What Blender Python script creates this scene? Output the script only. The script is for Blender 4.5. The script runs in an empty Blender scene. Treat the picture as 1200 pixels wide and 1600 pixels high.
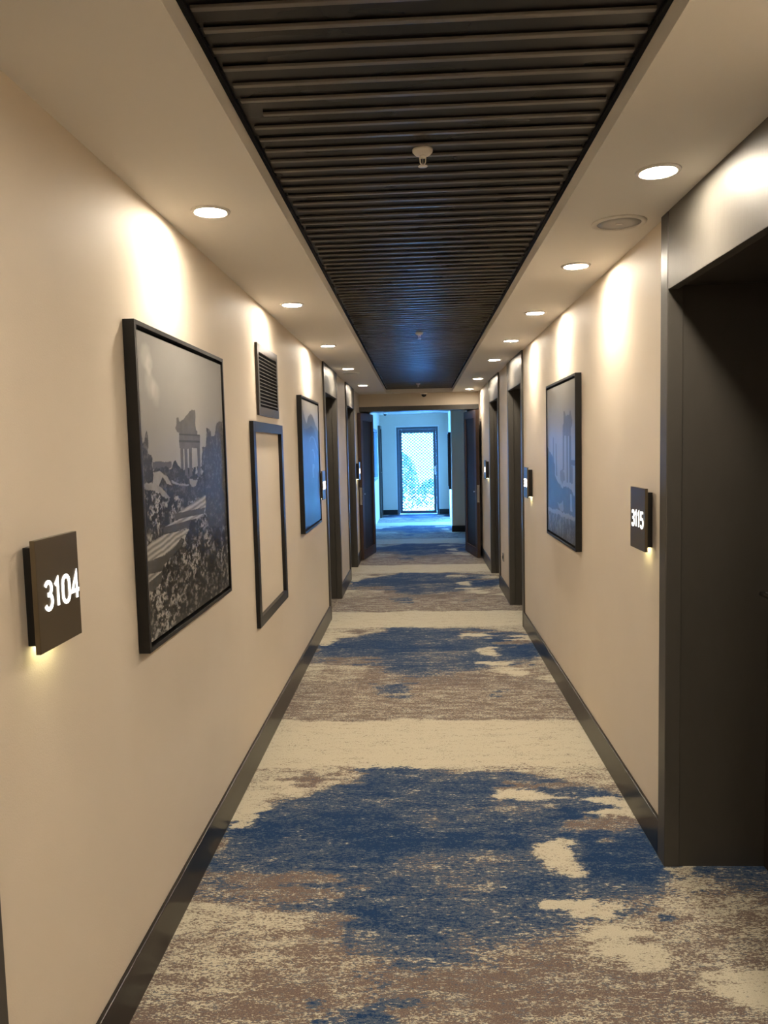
import bpy, bmesh, math, random
import numpy as np
from mathutils import Matrix, Vector
random.seed(7)
rng = np.random.default_rng(11)
COL = bpy.context.scene.collection
PI = math.pi

# lighting settings
LAMP_E, LAMP_W, SPOT_A = 168.0, 4.0, 105
SKY_C, SKY_S, EXPO = (.09, .345, 1.0), 142.0, 1.13
# ------------------------------------------------------------------ dimensions
XL, XR, ZC = -0.832, 0.885, 2.337          # corridor wall faces and ceiling height
YB = -2.2                                   # wall behind the viewer
ZT = 2.60                                   # top of the shell

# ------------------------------------------------------------------ materials
def mat(name, base=(.5, .5, .5), rough=.5, metal=0.0, spec=.5, coat=0.0):
    m = bpy.data.materials.new(name); m.use_nodes = True
    b = m.node_tree.nodes['Principled BSDF']
    b.inputs['Base Color'].default_value = (*base, 1)
    b.inputs['Roughness'].default_value = rough
    b.inputs['Metallic'].default_value = metal
    b.inputs['Specular IOR Level'].default_value = spec
    b.inputs['Coat Weight'].default_value = coat
    b.inputs['Coat Roughness'].default_value = .1
    return m
def N(m, kind, **kw):
    n = m.node_tree.nodes.new(kind)
    for k, v in kw.items(): setattr(n, k, v)
    return n
def L(m, a, b): m.node_tree.links.new(a, b)
def bsdf(m): return m.node_tree.nodes['Principled BSDF']
def objco(m, scale=(1, 1, 1)):
    t = N(m, 'ShaderNodeTexCoord'); mp = N(m, 'ShaderNodeMapping')
    mp.inputs['Scale'].default_value = scale
    L(m, t.outputs['Object'], mp.inputs['Vector']); return mp.outputs['Vector']
def noise(m, vec, scale, detail=3, rough=.5):
    n = N(m, 'ShaderNodeTexNoise')
    n.inputs['Scale'].default_value = scale; n.inputs['Detail'].default_value = detail
    n.inputs['Roughness'].default_value = rough
    L(m, vec, n.inputs['Vector']); return n.outputs['Fac']
def math_(m, op, a, b=None, clamp=False):
    n = N(m, 'ShaderNodeMath', operation=op, use_clamp=clamp)
    for i, v in enumerate((a, b)):
        if v is None: continue
        if isinstance(v, (int, float)): n.inputs[i].default_value = v
        else: L(m, v, n.inputs[i])
    return n.outputs[0]
def smooth(m, v, lo, hi):
    n = N(m, 'ShaderNodeMapRange', interpolation_type='SMOOTHSTEP')
    L(m, v, n.inputs['Value']); n.inputs['From Min'].default_value = lo; n.inputs['From Max'].default_value = hi
    return n.outputs['Result']
def mixc(m, fac, a, b):
    n = N(m, 'ShaderNodeMix', data_type='RGBA')
    if isinstance(fac, (int, float)): n.inputs['Factor'].default_value = fac
    else: L(m, fac, n.inputs['Factor'])
    for i, v in ((6, a), (7, b)):
        if isinstance(v, tuple): n.inputs[i].default_value = (*v, 1)
        else: L(m, v, n.inputs[i])
    return n.outputs[2]
def bump(m, height, strength, dist):
    b = N(m, 'ShaderNodeBump'); b.inputs['Strength'].default_value = strength
    b.inputs['Distance'].default_value = dist
    L(m, height, b.inputs['Height']); L(m, b.outputs['Normal'], bsdf(m).inputs['Normal'])

# woven wallpaper
M_WALL = mat('linen wallpaper', (.60, .515, .42), .6, spec=.18)
v = objco(M_WALL)
n1 = noise(M_WALL, v, 260, 3, .6); n2 = noise(M_WALL, v, 3.0, 3)
L(M_WALL, mixc(M_WALL, n2, (.67, .585, .475), (.72, .635, .525)), bsdf(M_WALL).inputs['Base Color'])
bump(M_WALL, n1, .35, .0012)
M_CEIL = mat('matt ceiling paint', (.82, .78, .71), .75, spec=.2)
v = objco(M_CEIL); bump(M_CEIL, noise(M_CEIL, v, 90, 2), .05, .001)
# bronze-brown satin lacquer of the door surrounds
M_SURR = mat('brown grey satin lacquer', (.085, .075, .062), .40, spec=.4)
v = objco(M_SURR, (1, 1, .35)); n = noise(M_SURR, v, 28, 4, .6)
L(M_SURR, mixc(M_SURR, n, (.056, .051, .043), (.068, .062, .053)), bsdf(M_SURR).inputs['Base Color'])
bump(M_SURR, n, .12, .004)
M_HEAD = mat('lit surround lacquer', (.105, .097, .083), .50, metal=.2, spec=.4)  # same lacquer as the surrounds, with the lamps' brightening put into its colour
v = objco(M_HEAD, (1, 1, .3)); n = noise(M_HEAD, v, 20, 4, .6); bump(M_HEAD, n, .14, .005)
M_LEAF = mat('dark stained door leaf', (.030, .024, .018), .6, spec=.08)
v = objco(M_LEAF, (6, 6, .5)); n = noise(M_LEAF, v, 12, 4)
L(M_LEAF, mixc(M_LEAF, n, (.022, .017, .013), (.038, .030, .024)), bsdf(M_LEAF).inputs['Base Color'])
M_FIRE = mat('brown fire door paint', (.060, .046, .040), .5, spec=.08)
v = objco(M_FIRE, (5, 5, .4)); n = noise(M_FIRE, v, 14, 4)
L(M_FIRE, mixc(M_FIRE, n, (.055, .036, .029), (.075, .050, .040)), bsdf(M_FIRE).inputs['Base Color'])
M_BASE = mat('black brown skirting lacquer', (.009, .0075, .006), .28, spec=.4)
v = objco(M_BASE); bump(M_BASE, noise(M_BASE, v, 14, 2), .05, .004)
M_BLACK = mat('satin black frame', (.008, .0075, .007), .32, spec=.35)
v = objco(M_BLACK); bump(M_BLACK, noise(M_BLACK, v, 60, 2), .03, .001)
M_VOID = mat('matt black recess', (.004, .004, .004), .8, spec=.2)
M_SLAT = mat('satin bronze slat', (.12, .105, .09), .30, spec=.45)
v = objco(M_SLAT, (.4, 3, 3)); n = noise(M_SLAT, v, 4, 2)
L(M_SLAT, mixc(M_SLAT, n, (.11, .097, .083), (.15, .134, .115)), bsdf(M_SLAT).inputs['Base Color'])
M_BOARD = mat('gloss black board', (.0025, .002, .0017), .28, spec=.32)
v = objco(M_BOARD, (.25, 1, 1)); n = noise(M_BOARD, v, 9, 2)
L(M_BOARD, math_(M_BOARD, 'ADD', math_(M_BOARD, 'MULTIPLY', n, .12), .22), bsdf(M_BOARD).inputs['Roughness'])
M_BRONZE = mat('brushed bronze plate', (.12, .095, .06), .36, metal=.7)
v = objco(M_BRONZE, (1, 1, .04)); n = noise(M_BRONZE, v, 300, 3); bump(M_BRONZE, n, .05, .0004)
M_DKMETAL = mat('dark bronze metal', (.045, .040, .034), .28, metal=.6)
v = objco(M_DKMETAL); bump(M_DKMETAL, noise(M_DKMETAL, v, 120, 2), .03, .0005)
M_LIP = mat('grille blade bronze', (.10, .092, .082), .4, metal=.3)
v = objco(M_LIP); bump(M_LIP, noise(M_LIP, v, 120, 2), .03, .0005)
M_STEEL = mat('brushed steel', (.55, .54, .52), .25, metal=1)
v = objco(M_STEEL, (1, 1, .1)); bump(M_STEEL, noise(M_STEEL, v, 200, 2), .04, .0003)
M_WHITE = mat('white enamel', (.72, .68, .62), .38)
v = objco(M_WHITE); bump(M_WHITE, noise(M_WHITE, v, 120, 2), .02, .0004)
M_GRILLE = mat('perforated off white grille', (.42, .40, .36), .6)
v = objco(M_GRILLE)
vo = N(M_GRILLE, 'ShaderNodeTexVoronoi'); vo.inputs['Scale'].default_value = 320; vo.inputs['Randomness'].default_value = 0
L(M_GRILLE, v, vo.inputs['Vector'])
L(M_GRILLE, mixc(M_GRILLE, smooth(M_GRILLE, vo.outputs['Distance'], .30, .42), (.10, .095, .085), (.48, .455, .41)), bsdf(M_GRILLE).inputs['Base Color'])
M_DOME = mat('smoked dome plastic', (.01, .01, .01), .08, spec=.6)
v = objco(M_DOME); bump(M_DOME, noise(M_DOME, v, 20, 1), .01, .0005)
M_ENDF = mat('slate grey aluminium', (.07, .085, .10), .4)
v = objco(M_ENDF); bump(M_ENDF, noise(M_ENDF, v, 150, 2), .03, .0004)
M_RAW = mat('raw canvas edge', (.62, .60, .55), .8)
v = objco(M_RAW); bump(M_RAW, noise(M_RAW, v, 500, 2), .2, .0005)

def emit(name, col, strength):
    m = bpy.data.materials.new(name); m.use_nodes = True
    b = bsdf(m); b.inputs['Base Color'].default_value = (.8, .8, .8, 1)
    b.inputs['Emission Color'].default_value = (*col, 1); b.inputs['Emission Strength'].default_value = strength
    return m
WARM = (1.0, .86, .69)
M_LAMP = emit('warm lamp diffuser', (1.0, .87, .70), LAMP_E)
M_DIGIT = emit('backlit white digits', (1.0, .97, .93), 1.6)
M_STRIP = emit('warm light strip', (1.0, .92, .48), 9.0)
def glass_mat(name, tint=(.93, .97, .97)):
    m = bpy.data.materials.new(name); m.use_nodes = True
    nt = m.node_tree; nt.nodes.clear()
    o = N(m, 'ShaderNodeOutputMaterial'); mx = N(m, 'ShaderNodeMixShader')
    t = N(m, 'ShaderNodeBsdfTransparent'); g = N(m, 'ShaderNodeBsdfGlossy'); f = N(m, 'ShaderNodeFresnel')
    t.inputs['Color'].default_value = (*tint, 1); g.inputs['Roughness'].default_value = .02
    f.inputs['IOR'].default_value = 1.45
    L(m, f.outputs[0], mx.inputs[0]); L(m, t.outputs[0], mx.inputs[1]); L(m, g.outputs[0], mx.inputs[2])
    L(m, mx.outputs[0], o.inputs['Surface']); return m
M_GLASS = glass_mat('thin clear glass')
M_TINT = glass_mat('solar control glass', (.86, .88, .88))
M_MESH = mat('dull metal mesh', (.05, .055, .055), .7, spec=.1)
v = objco(M_MESH); bump(M_MESH, noise(M_MESH, v, 200, 2), .02, .0004)
M_BUSH = mat('hedge leaves', (.06, .22, .10), .6)
v = objco(M_BUSH); n = noise(M_BUSH, v, 14, 4, .7)
L(M_BUSH, mixc(M_BUSH, n, (.004, .03, .016), (.02, .09, .05)), bsdf(M_BUSH).inputs['Base Color'])
M_PAVE = mat('pale terrace paving', (.6, .6, .58), .8)
v = objco(M_PAVE); n = noise(M_PAVE, v, 5, 3)
L(M_PAVE, mixc(M_PAVE, n, (.52, .52, .5), (.68, .68, .65)), bsdf(M_PAVE).inputs['Base Color'])

# ------------------------------------------------------------------ mesh helpers
def newbm(): return bmesh.new()
def box(bm, x0, x1, y0, y1, z0, z1, bev=0, M=None):
    g = bmesh.ops.create_cube(bm, size=1)
    vs = g['verts']
    bmesh.ops.scale(bm, vec=(abs(x1 - x0), abs(y1 - y0), abs(z1 - z0)), verts=vs)
    bmesh.ops.translate(bm, vec=((x0 + x1) / 2, (y0 + y1) / 2, (z0 + z1) / 2), verts=vs)
    if bev:
        es = list({e for v_ in vs for e in v_.link_edges})
        r = bmesh.ops.bevel(bm, geom=es, offset=bev, segments=2, affect='EDGES', profile=.6)
        vs = list({v_ for f in r['faces'] for v_ in f.verts} | {v_ for v_ in vs if v_.is_valid})
    if M is not None: bmesh.ops.transform(bm, matrix=M, verts=vs)
    return vs
def prism(bm, pts, z0, z1):
    a = [bm.verts.new((x, y, z0)) for x, y in pts]; b = [bm.verts.new((x, y, z1)) for x, y in pts]
    n = len(pts); bm.faces.new(a[::-1]); bm.faces.new(b)
    for i in range(n): bm.faces.new((a[i], a[(i + 1) % n], b[(i + 1) % n], b[i]))
def lathe(bm, prof, seg=32, M=None):
    rings = []
    for r, z in prof:
        if r < 1e-6: rings.append([bm.verts.new((0, 0, z))])
        else: rings.append([bm.verts.new((r * math.cos(2 * PI * i / seg), r * math.sin(2 * PI * i / seg), z)) for i in range(seg)])
    for a, b in zip(rings, rings[1:]):
        for i in range(seg):
            j = (i + 1) % seg
            if len(a) == 1: bm.faces.new((a[0], b[j], b[i]))
            elif len(b) == 1: bm.faces.new((a[i], a[j], b[0]))
            else: bm.faces.new((a[i], a[j], b[j], b[i]))
    if M is not None: bmesh.ops.transform(bm, matrix=M, verts=[v_ for r in rings for v_ in r])
def tube(bm, pts, r, seg=8):
    P = [Vector(p) for p in pts]; rings = []
    for i, p in enumerate(P):
        d = (P[min(i + 1, len(P) - 1)] - P[max(i - 1, 0)]).normalized()
        u = d.orthogonal().normalized() if i == 0 else (rings_u - rings_u.dot(d) * d).normalized()
        rings_u = u; w = d.cross(u)
        rings.append([bm.verts.new(p + r * (math.cos(2 * PI * k / seg) * u + math.sin(2 * PI * k / seg) * w)) for k in range(seg)])
    for a, b in zip(rings, rings[1:]):
        for k in range(seg): bm.faces.new((a[k], a[(k + 1) % seg], b[(k + 1) % seg], b[k]))
    bm.faces.new(rings[0][::-1]); bm.faces.new(rings[-1])
def obj(name, bm, m, parent=None, smooth=False):
    me = bpy.data.meshes.new(name)
    bmesh.ops.recalc_face_normals(bm, faces=bm.faces); bm.to_mesh(me); bm.free()
    if isinstance(m, (list, tuple)):
        for k in m: me.materials.append(k)
    else: me.materials.append(m)
    if smooth:
        for p in me.polygons: p.use_smooth = True
    o = bpy.data.objects.new(name, me); COL.objects.link(o)
    if parent is not None:
        o.parent = parent
    return o
def tag(o, label=None, cat=None, group=None, kind=None):
    if label: o['label'] = label
    if cat: o['category'] = cat
    if group: o['group'] = group
    if kind: o['kind'] = kind
    return o
def empty(name, loc, rz=0):
    o = bpy.data.objects.new(name, None); COL.objects.link(o)
    o.location = loc; o.rotation_euler = (0, 0, rz); o.empty_display_size = .1
    return o
def copy_tree(o, parent=None):
    c = o.copy(); COL.objects.link(c)
    if parent is not None: c.parent = parent
    for ch in o.children: copy_tree(ch, c)
    return c
def struct(name, bm, m, label, cat): return tag(obj(name, bm, m), label, cat, kind='structure')

# ------------------------------------------------------------------ shell
LEFT = [(.28, 1.375), (6.86, 7.965), (8.98, 10.10)]       # outer extents of the door surrounds
RIGHT = [(1.72, 2.812), (6.475, 7.52), (8.36, 9.43)]
def wall_side(bm, xf, xb, y0, y1, gaps):
    y = y0
    for a, b in gaps:
        box(bm, xf, xb, y, a, 0, ZT)
        s = 1 if xb > xf else -1
        box(bm, xf + s * .42, xb, a, b, 0, ZT); y = b
    box(bm, xf, xb, y, y1, 0, ZT)
bm = newbm(); wall_side(bm, XL, -1.40, YB, 11.45, LEFT)
# lobby beyond the double doors, with the window opening
XB = -.88
box(bm, XB, -1.08, 11.45, 15.2, 0, ZT); box(bm, XB, -1.08, 15.2, 16.65, 0, .90)
box(bm, XB, -1.08, 15.2, 16.65, 1.96, ZT); box(bm, XB, -1.08, 16.65, 18.2, 0, ZT)
struct('wall_left', bm, M_WALL, 'long left corridor wall in beige linen wallpaper', 'wall')
bm = newbm(); wall_side(bm, XR, 1.45, YB, 11.45, RIGHT)
box(bm, XR, 1.45, 11.45, 14.07, 0, ZT)
prism(bm, [(.612, 14.07), (1.45, 14.07), (1.45, 18.0), (.715, 18.0)], 0, ZT)
struct('wall_right', bm, M_WALL, 'long right corridor wall in beige linen wallpaper', 'wall')
bm = newbm()
box(bm, -1.08, -.49, 18, 18.2, 0, ZT); box(bm, .478, 1.45, 18, 18.2, 0, ZT); box(bm, -.49, .478, 18, 18.2, 2.04, ZT)
struct('wall_far', bm, M_WALL, 'pale wall with the glass door at the far end', 'wall')
bm = newbm(); box(bm, -1.40, 1.45, YB - .2, YB, 0, ZT)
struct('wall_near', bm, M_WALL, 'beige wall closing the corridor behind the viewer', 'wall')
bm = newbm(); box(bm, XL, XR, 11.15, 11.45, 2.158, ZC)
struct('wall_middle', bm, M_WALL, 'beige wall band above the double doors', 'wall')
bm = newbm(); SX0, SX1, SY0, SY1 = -.43, .503, -1.6, 10.95
box(bm, -1.40, SX0, YB, 18.2, ZC, ZT); box(bm, SX1, 1.45, YB, 18.2, ZC, ZT)
box(bm, SX0, SX1, YB, SY0, ZC, ZT); box(bm, SX0, SX1, SY1, 18.2, ZC, ZT); box(bm, SX0, SX1, SY0, SY1, 2.44, ZT)
struct('ceiling', bm, M_CEIL, 'off-white plaster ceiling around the long black slatted recess', 'ceiling')

# ------------------------------------------------------------------ carpet
def vnoise(x, y, seed, octs=4, gain=.55):
    out = np.zeros_like(x); amp = 1; tot = 0
    for o in range(octs):
        r = np.random.default_rng(seed + o * 17).random((64, 64))
        fx = x * 2 ** o; fy = y * 2 ** o
        ix = np.floor(fx).astype(int); iy = np.floor(fy).astype(int)
        tx = fx - ix; ty = fy - iy; tx = tx * tx * (3 - 2 * tx); ty = ty * ty * (3 - 2 * ty)
        a = r[ix % 64, iy % 64]; b = r[(ix + 1) % 64, iy % 64]; c = r[ix % 64, (iy + 1) % 64]; d = r[(ix + 1) % 64, (iy + 1) % 64]
        out += amp * ((a * (1 - tx) + b * tx) * (1 - ty) + (c * (1 - tx) + d * tx) * ty); tot += amp; amp *= gain
    return out / tot
FX0, FX1, FY0, FY1, ST = -1.40, 1.45, YB, 18.2, .02
nx = int(round((FX1 - FX0) / ST)) + 1; ny = int(round((FY1 - FY0) / ST)) + 1
gx = np.linspace(FX0, FX1, nx); gy = np.linspace(FY0, FY1, ny)
X, Y = np.meshgrid(gx, gy, indexing='ij')
PER = 2.94
t = np.mod(Y - 1.36 , PER) + 1.36            # the repeat seen nearest the viewer: 1.36 .. 4.30
rows = np.floor((Y - 1.36) / PER)
w1 = vnoise(X * 5 + 40, t * 14 + 3, 3) - .5; w2 = vnoise(X * 9 + 11, t * 26 + 8, 31) - .5
xs = [-1.4, -.80, -.75, -.53, -.37, -.30, -.26, -.07, .12, .42, .59, .81, 1.1, 1.45]
up = np.interp(X, xs, [2.75, 2.85, 3.25, 3.35, 3.45, 3.52, 3.68, 3.65, 3.60, 3.58, 3.5, 3.4, 3.0, 2.8])
lo = np.interp(X, xs, [2.8, 2.62, 2.58, 2.55, 2.42, 2.36, 2.28, 2.18, 2.22, 2.36, 2.5, 2.6, 2.6, 2.6])
def sm(v_, a, b):
    q = np.clip((v_ - a) / (b - a), 0, 1); return q * q * (3 - 2 * q)
blue = sm(t + w1 * .16, lo - .16, lo + .18) * (1 - sm(t + w1 * .10, up - .05, up + .03)) * .62
cream = sm(t + w1 * .12, 3.60, 3.66) * (1 - sm(t + w1 * .12, 4.24, 4.32)) * .95
cream = np.maximum(cream, .60 * sm(t + w1 * .2, 3.15, 3.4) * (1 - sm(t, 3.66, 3.7)) * (1 - blue / .62))
cream = np.maximum(cream, .40 * (1 - blue / .62) * (1 - sm(np.abs(t - 2.35), .1, .4)))
cream = np.maximum(cream, .34 * (1 - sm(t, 1.9, 2.2)))
cream = np.maximum(cream, .24)
def blob(f, cx, cy, rx, ry, val, warp=.9):
    d = ((X - cx) / rx) ** 2 + ((t - cy) / ry) ** 2
    k = 1 - sm(np.sqrt(d) + w1 * 3.2 * warp + w2 * 3.2, .5, 1.4)
    return f * (1 - k) + val * k
for cx, cy, rx, ry, val in [(.026, 2.95, .30, .07, 1), (.70, 2.95, .18, .05, .95), (-.45, 3.0, .35, .10, .85), (.78, 2.72, .16, .16, .95), (-.2, 2.9, .2, .16, .95),
        (-.674, 3.02, .09, .06, .95), (.652, 3.14, .16, .05, 1), (-.307, 3.12, .22, .07, .9), (-.108, 2.44, .16, .06, .85), (.77, 2.44, .07, .03, .8),
        (-.097, 2.085, .10, .06, .6), (-.197, 1.98, .10, .06, .7), (-.16, 1.85, .08, .10, .6), (-.05, 2.6, .3, .06, .75), (.30, 3.38, .30, .05, .85), (-.25, 3.40, .14, .10, .85), (-.22, 3.58, .06, .08, .7), (.45, 1.80, .07, .08, .5),
        (.21, 3.17, .19, .09, .50), (.10, 2.72, .22, .08, .52), (.238, 2.60, .20, .05, .52), (.648, 2.44, .12, .06, .5), (.0, 2.5, .12, .04, .5)]:
    blue = blob(blue, cx, cy, rx, ry, val)
for cx, cy, rx, ry, val in [(.508, 3.34, .11, .05, .97), (.84, 3.19, .11, .09, .97), (.50, 2.87, .05, .07, .85), (.515, 2.74, .04, .09, .85), (.515, 2.45, .12, .09, .97), (.60, 2.36, .16, .04, .9), (.548, 2.62, .03, .03, .9), (.66, 2.26, .10, .06, .95),
        (.90, 2.10, .10, .07, .9), (-.77, 3.25, .08, .10, .95), (-.78, 2.42, .08, .09, .75), (-.50, 2.42, .14, .08, .65), (-.7, 2.2, .2, .1, .5), (-.8, 3.4, .22, .10, .9), (.88, 2.6, .08, .12, .7), (.95, 2.45, .12, .10, .6)]:
    cream = blob(cream, cx, cy, rx, ry, val); blue = blob(blue, cx, cy, rx, ry, 0)
for cx, cy, rx, ry in [(.74, 3.04, .13, .06), (-.487, 2.56, .22, .045), (-.337, 2.36, .06, .10), (.119, 2.12, .30, .06), (-.45, 3.50, .12, .05), (.65, 3.42, .18, .03), (.35, 2.2, .1, .06), (-.62, 2.66, .2, .03)]:
    cream = blob(cream, cx, cy, rx, ry, .12); blue = blob(blue, cx, cy, rx, ry, .08)
blue = np.clip(blue + w2 * .35 * (blue > .1) + w1 * .25 * (blue > .1), 0, 1)
cream = np.clip(cream + w2 * .25, 0, 1)
verts = np.stack([X, Y, np.zeros_like(X)], -1).reshape(-1, 3)
idx = np.arange(nx * ny).reshape(nx, ny)
faces = np.stack([idx[:-1, :-1], idx[1:, :-1], idx[1:, 1:], idx[:-1, 1:]], -1).reshape(-1, 4)
def grid_mesh(name, verts, faces, attrs):
    me = bpy.data.meshes.new(name)
    me.vertices.add(len(verts)); me.vertices.foreach_set('co', np.ascontiguousarray(verts, dtype=np.float32).ravel())
    me.loops.add(faces.size); me.loops.foreach_set('vertex_index', faces.astype(np.int32).ravel())
    me.polygons.add(len(faces)); me.polygons.foreach_set('loop_start', np.arange(0, faces.size, 4, dtype=np.int32))
    me.update(calc_edges=True); me.validate()
    for an, arr in attrs.items():
        at = me.attributes.new(an, 'FLOAT_COLOR', 'POINT')
        at.data.foreach_set('color', np.ascontiguousarray(arr, dtype=np.float32).ravel())
    return me
pat = np.stack([blue, cream, np.zeros_like(X), np.ones_like(X)], -1).reshape(-1, 4)
me = grid_mesh('floor', verts, faces, {'pattern': pat})
M_CARPET = mat('abstract woven carpet', (.3, .3, .3), .95, spec=.08)
m = M_CARPET
at = N(m, 'ShaderNodeAttribute', attribute_name='pattern'); sp = N(m, 'ShaderNodeSeparateColor')
L(m, at.outputs['Color'], sp.inputs[0]); B, C = sp.outputs[0], sp.outputs[1]
va = objco(m, (1, 2.6, 1)); vc = objco(m, (1, 3.2, 1))
n_fine = noise(m, va, 95, 3, .75); n_mid = noise(m, va, 38, 4, .7); n_big = noise(m, vc, 7, 5, .68); n_thr = noise(m, va, 210, 2, .6)
n_alt = noise(m, objco(m, (1.1, 2.3, 1)), 51, 4, .72)
def off(n, k): return math_(m, 'MULTIPLY', math_(m, 'SUBTRACT', n, .5), k)
def add(*a):
    r = a[0]
    for q in a[1:]: r = math_(m, 'ADD', r, q)
    return r
thr = smooth(m, n_thr, .32, .68); alt = smooth(m, n_alt, .35, .65)
# taupe ground with grey and brown yarns, cream yarn breaking through
taupe = mixc(m, thr, (.095, .071, .064), (.215, .158, .127))
taupe = mixc(m, smooth(m, add(n_alt, off(n_big, .6)), .50, .60), taupe, mixc(m, thr, (.08, .084, .10), (.17, .166, .172)))
creamc = mixc(m, thr, (.45, .415, .315), (.57, .52, .40))
cs = add(math_(m, 'MULTIPLY', C, .62), off(n_fine, 2.0), off(n_mid, 1.3), off(n_big, 1.1))
ground = mixc(m, smooth(m, cs, .27, .36), taupe, creamc)
slate = mixc(m, thr, (.035, .065, .12), (.105, .125, .155))
navy = mixc(m, thr, (.005, .024, .075), (.011, .045, .125))
amp = math_(m, 'ADD', math_(m, 'MULTIPLY', B, 2.2), .45, True)
bs = add(math_(m, 'MULTIPLY', B, .7), math_(m, 'MULTIPLY', amp, add(off(n_mid, -1.3), off(n_alt, 1.3), off(n_big, -1.1))))
c1 = mixc(m, smooth(m, bs, .20, .26), ground, slate)
c2 = mixc(m, smooth(m, add(bs, off(n_fine, 1.2)), .46, .53), c1, navy)
c3 = mixc(m, math_(m, 'MULTIPLY', smooth(m, n_fine, .66, .70), smooth(m, n_alt, .5, .6)), c2, ground)
L(m, c3, bsdf(m).inputs['Base Color']); bump(m, n_thr, .5, .003)
bsdf(m).inputs['Sheen Weight'].default_value = .05
me.materials.append(M_CARPET)
fl = bpy.data.objects.new('floor', me); COL.objects.link(fl)
tag(fl, 'long corridor carpet with repeating navy, cream and taupe brushed pattern', 'carpet', kind='structure')

# ------------------------------------------------------------------ skirting boards
def skirting(name, segs, label, lobby=()):
    bm = newbm()
    for xw, s, a, b in segs:
        x0, x1 = (xw, xw + s * .014) if s > 0 else (xw + s * .014, xw)
        box(bm, x0, x1, a, b, 0, .138, .003)
    for x0, x1, y0, y1 in lobby: box(bm, x0, x1, y0, y1, 0, .115, .002)
    return struct(name, bm, M_BASE, label, 'skirting board')
def gaps_to_segs(xw, s, y0, y1, gaps):
    out = []; y = y0
    for a, b in gaps: out.append((xw, s, y, a)); y = b
    out.append((xw, s, y, y1)); return out
skirting('baseboard_left', gaps_to_segs(XL, 1, YB, 11.38, LEFT), 'glossy black-brown skirting along the left wall')
skirting('baseboard_right', gaps_to_segs(XR, -1, YB, 11.38, RIGHT), 'glossy black-brown skirting along the right wall', [(.60, .885, 14.056, 14.07)])
skirting('baseboard_far', [], 'dark skirting on the far wall beside the glass door', [(XB, -.492, 17.985, 18.0), (.48, .714, 17.985, 18.0)])

# ------------------------------------------------------------------ slatted ceiling panel
root = empty('slatted_ceiling_panel', (0, 0, 2.39))
tag(root, 'long black slatted panel recessed in the middle of the ceiling', 'ceiling panel')
ZP = 2.39
bm = newbm(); box(bm, SX0 + .004, SX1 - .004, SY0 + .004, SY1 - .004, .003, .02); obj('backing_board', bm, M_BOARD, root)
bm = newbm()
for x0, x1, y0, y1 in ((SX0 + .001, SX0 + .012, SY0 + .001, SY1 - .001), (SX1 - .012, SX1 - .001, SY0 + .001, SY1 - .001), (SX0 + .001, SX1 - .001, SY0 + .001, SY0 + .012), (SX0 + .001, SX1 - .001, SY1 - .04, SY1 - .001)):
    box(bm, x0, x1, y0, y1, -.006, .02)
obj('edge_frame', bm, M_VOID, root)
bm = newbm(); y = 1.588 - .078 * 40; k = 0
while y < SY1 - .06:
    if y > SY0 + .04:
        a = SX0 + .016 + random.random() * .012; b = SX1 - .016 - random.random() * .012
        if abs(y - 1.978) < .02: a += .035
        h = .0065
        tilt = math.radians(random.choice([0, 0, 0, 1.5, -1.2, 2.4, .8]))
        M = Matrix.Translation((0, y, h / 2 - .0045)) @ Matrix.Rotation(tilt, 4, 'X')
        box(bm, a, b, -.0068, .0068, -h / 2, h / 2, .0014, M)
    y += .078
obj('slats', bm, M_SLAT, root)

# ------------------------------------------------------------------ door surrounds with recessed doors
def surround(name, side, y0, y1, label):
    s = 1 if side == 'r' else -1                        # direction into the wall
    xf = (XR - .015) if s > 0 else (XL + .015)          # front plane of the surround
    root = empty(name, (xf, (y0 + y1) / 2, 0)); tag(root, label, 'door', kind='structure')
    w = y1 - y0; W = .075; ZH = 2.072
    def B(bm, d0, d1, a, b, z0, z1, bev=0):              # d: depth into the wall, a/b along the corridor from the centre
        xa, xb = sorted((s * d0, s * d1)); box(bm, xa, xb, a, b, z0, z1, bev)
    for a, b, e in ((-w / 2, -w / 2 + W, -1), (w / 2 - W, w / 2, 1)):
        bm = newbm(); B(bm, 0, .055, a, b, 0, ZC - .0005, .003)
        i0, i1 = (a, b - .006) if e < 0 else (a + .006, b)
        B(bm, .055, .40, i0, i1, 0, ZC - .0005)
        obj('door_casing', bm, M_SURR, root)
    bm = newbm(); B(bm, .001, .035, -w / 2 + W + .001, w / 2 - W - .001, ZH, ZC - .0005, .002)
    obj('header_panel', bm, M_HEAD, root)
    bm = newbm(); B(bm, .035, .40, -w / 2 + W + .0005, w / 2 - W - .0005, ZH + .014, ZC - .0005)
    obj('soffit', bm, M_SURR, root)
    leaf = newbm(); B(leaf, .355, .398, -w / 2 + W + .004, w / 2 - W - .004, .006, ZH + .01, .002)
    lf = obj('door_leaf', leaf, M_LEAF, root)
    bm = newbm(); yy = w / 2 - W - .07
    B(bm, .349, .355, yy - .022, yy + .022, .93, 1.12, .002)
    tube(bm, [(s * .352, yy, 1.02), (s * .305, yy, 1.02)], .009, 12)
    tube(bm, [(s * .308, yy + .008, 1.02), (s * .303, yy - .05, 1.021), (s * .305, yy - .125, 1.02)], .009, 12)
    obj('door_handle', bm, M_DKMETAL, lf, True)
    return root
surround('door_1', 'l', *LEFT[0], 'recessed guest room door with brown-grey surround at the near left edge')
surround('door_2', 'r', *RIGHT[0], 'recessed guest room door with brown-grey surround nearest on the right')
surround('door_3', 'l', *LEFT[1], 'recessed door behind the second framed print on the left wall')
surround('door_4', 'r', *RIGHT[1], 'recessed door beyond the framed print on the right wall')
surround('door_5', 'l', *LEFT[2], 'recessed left door next to the open double doors')
surround('door_6', 'r', *RIGHT[2], 'recessed right door between the wall socket and the double doors')

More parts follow.
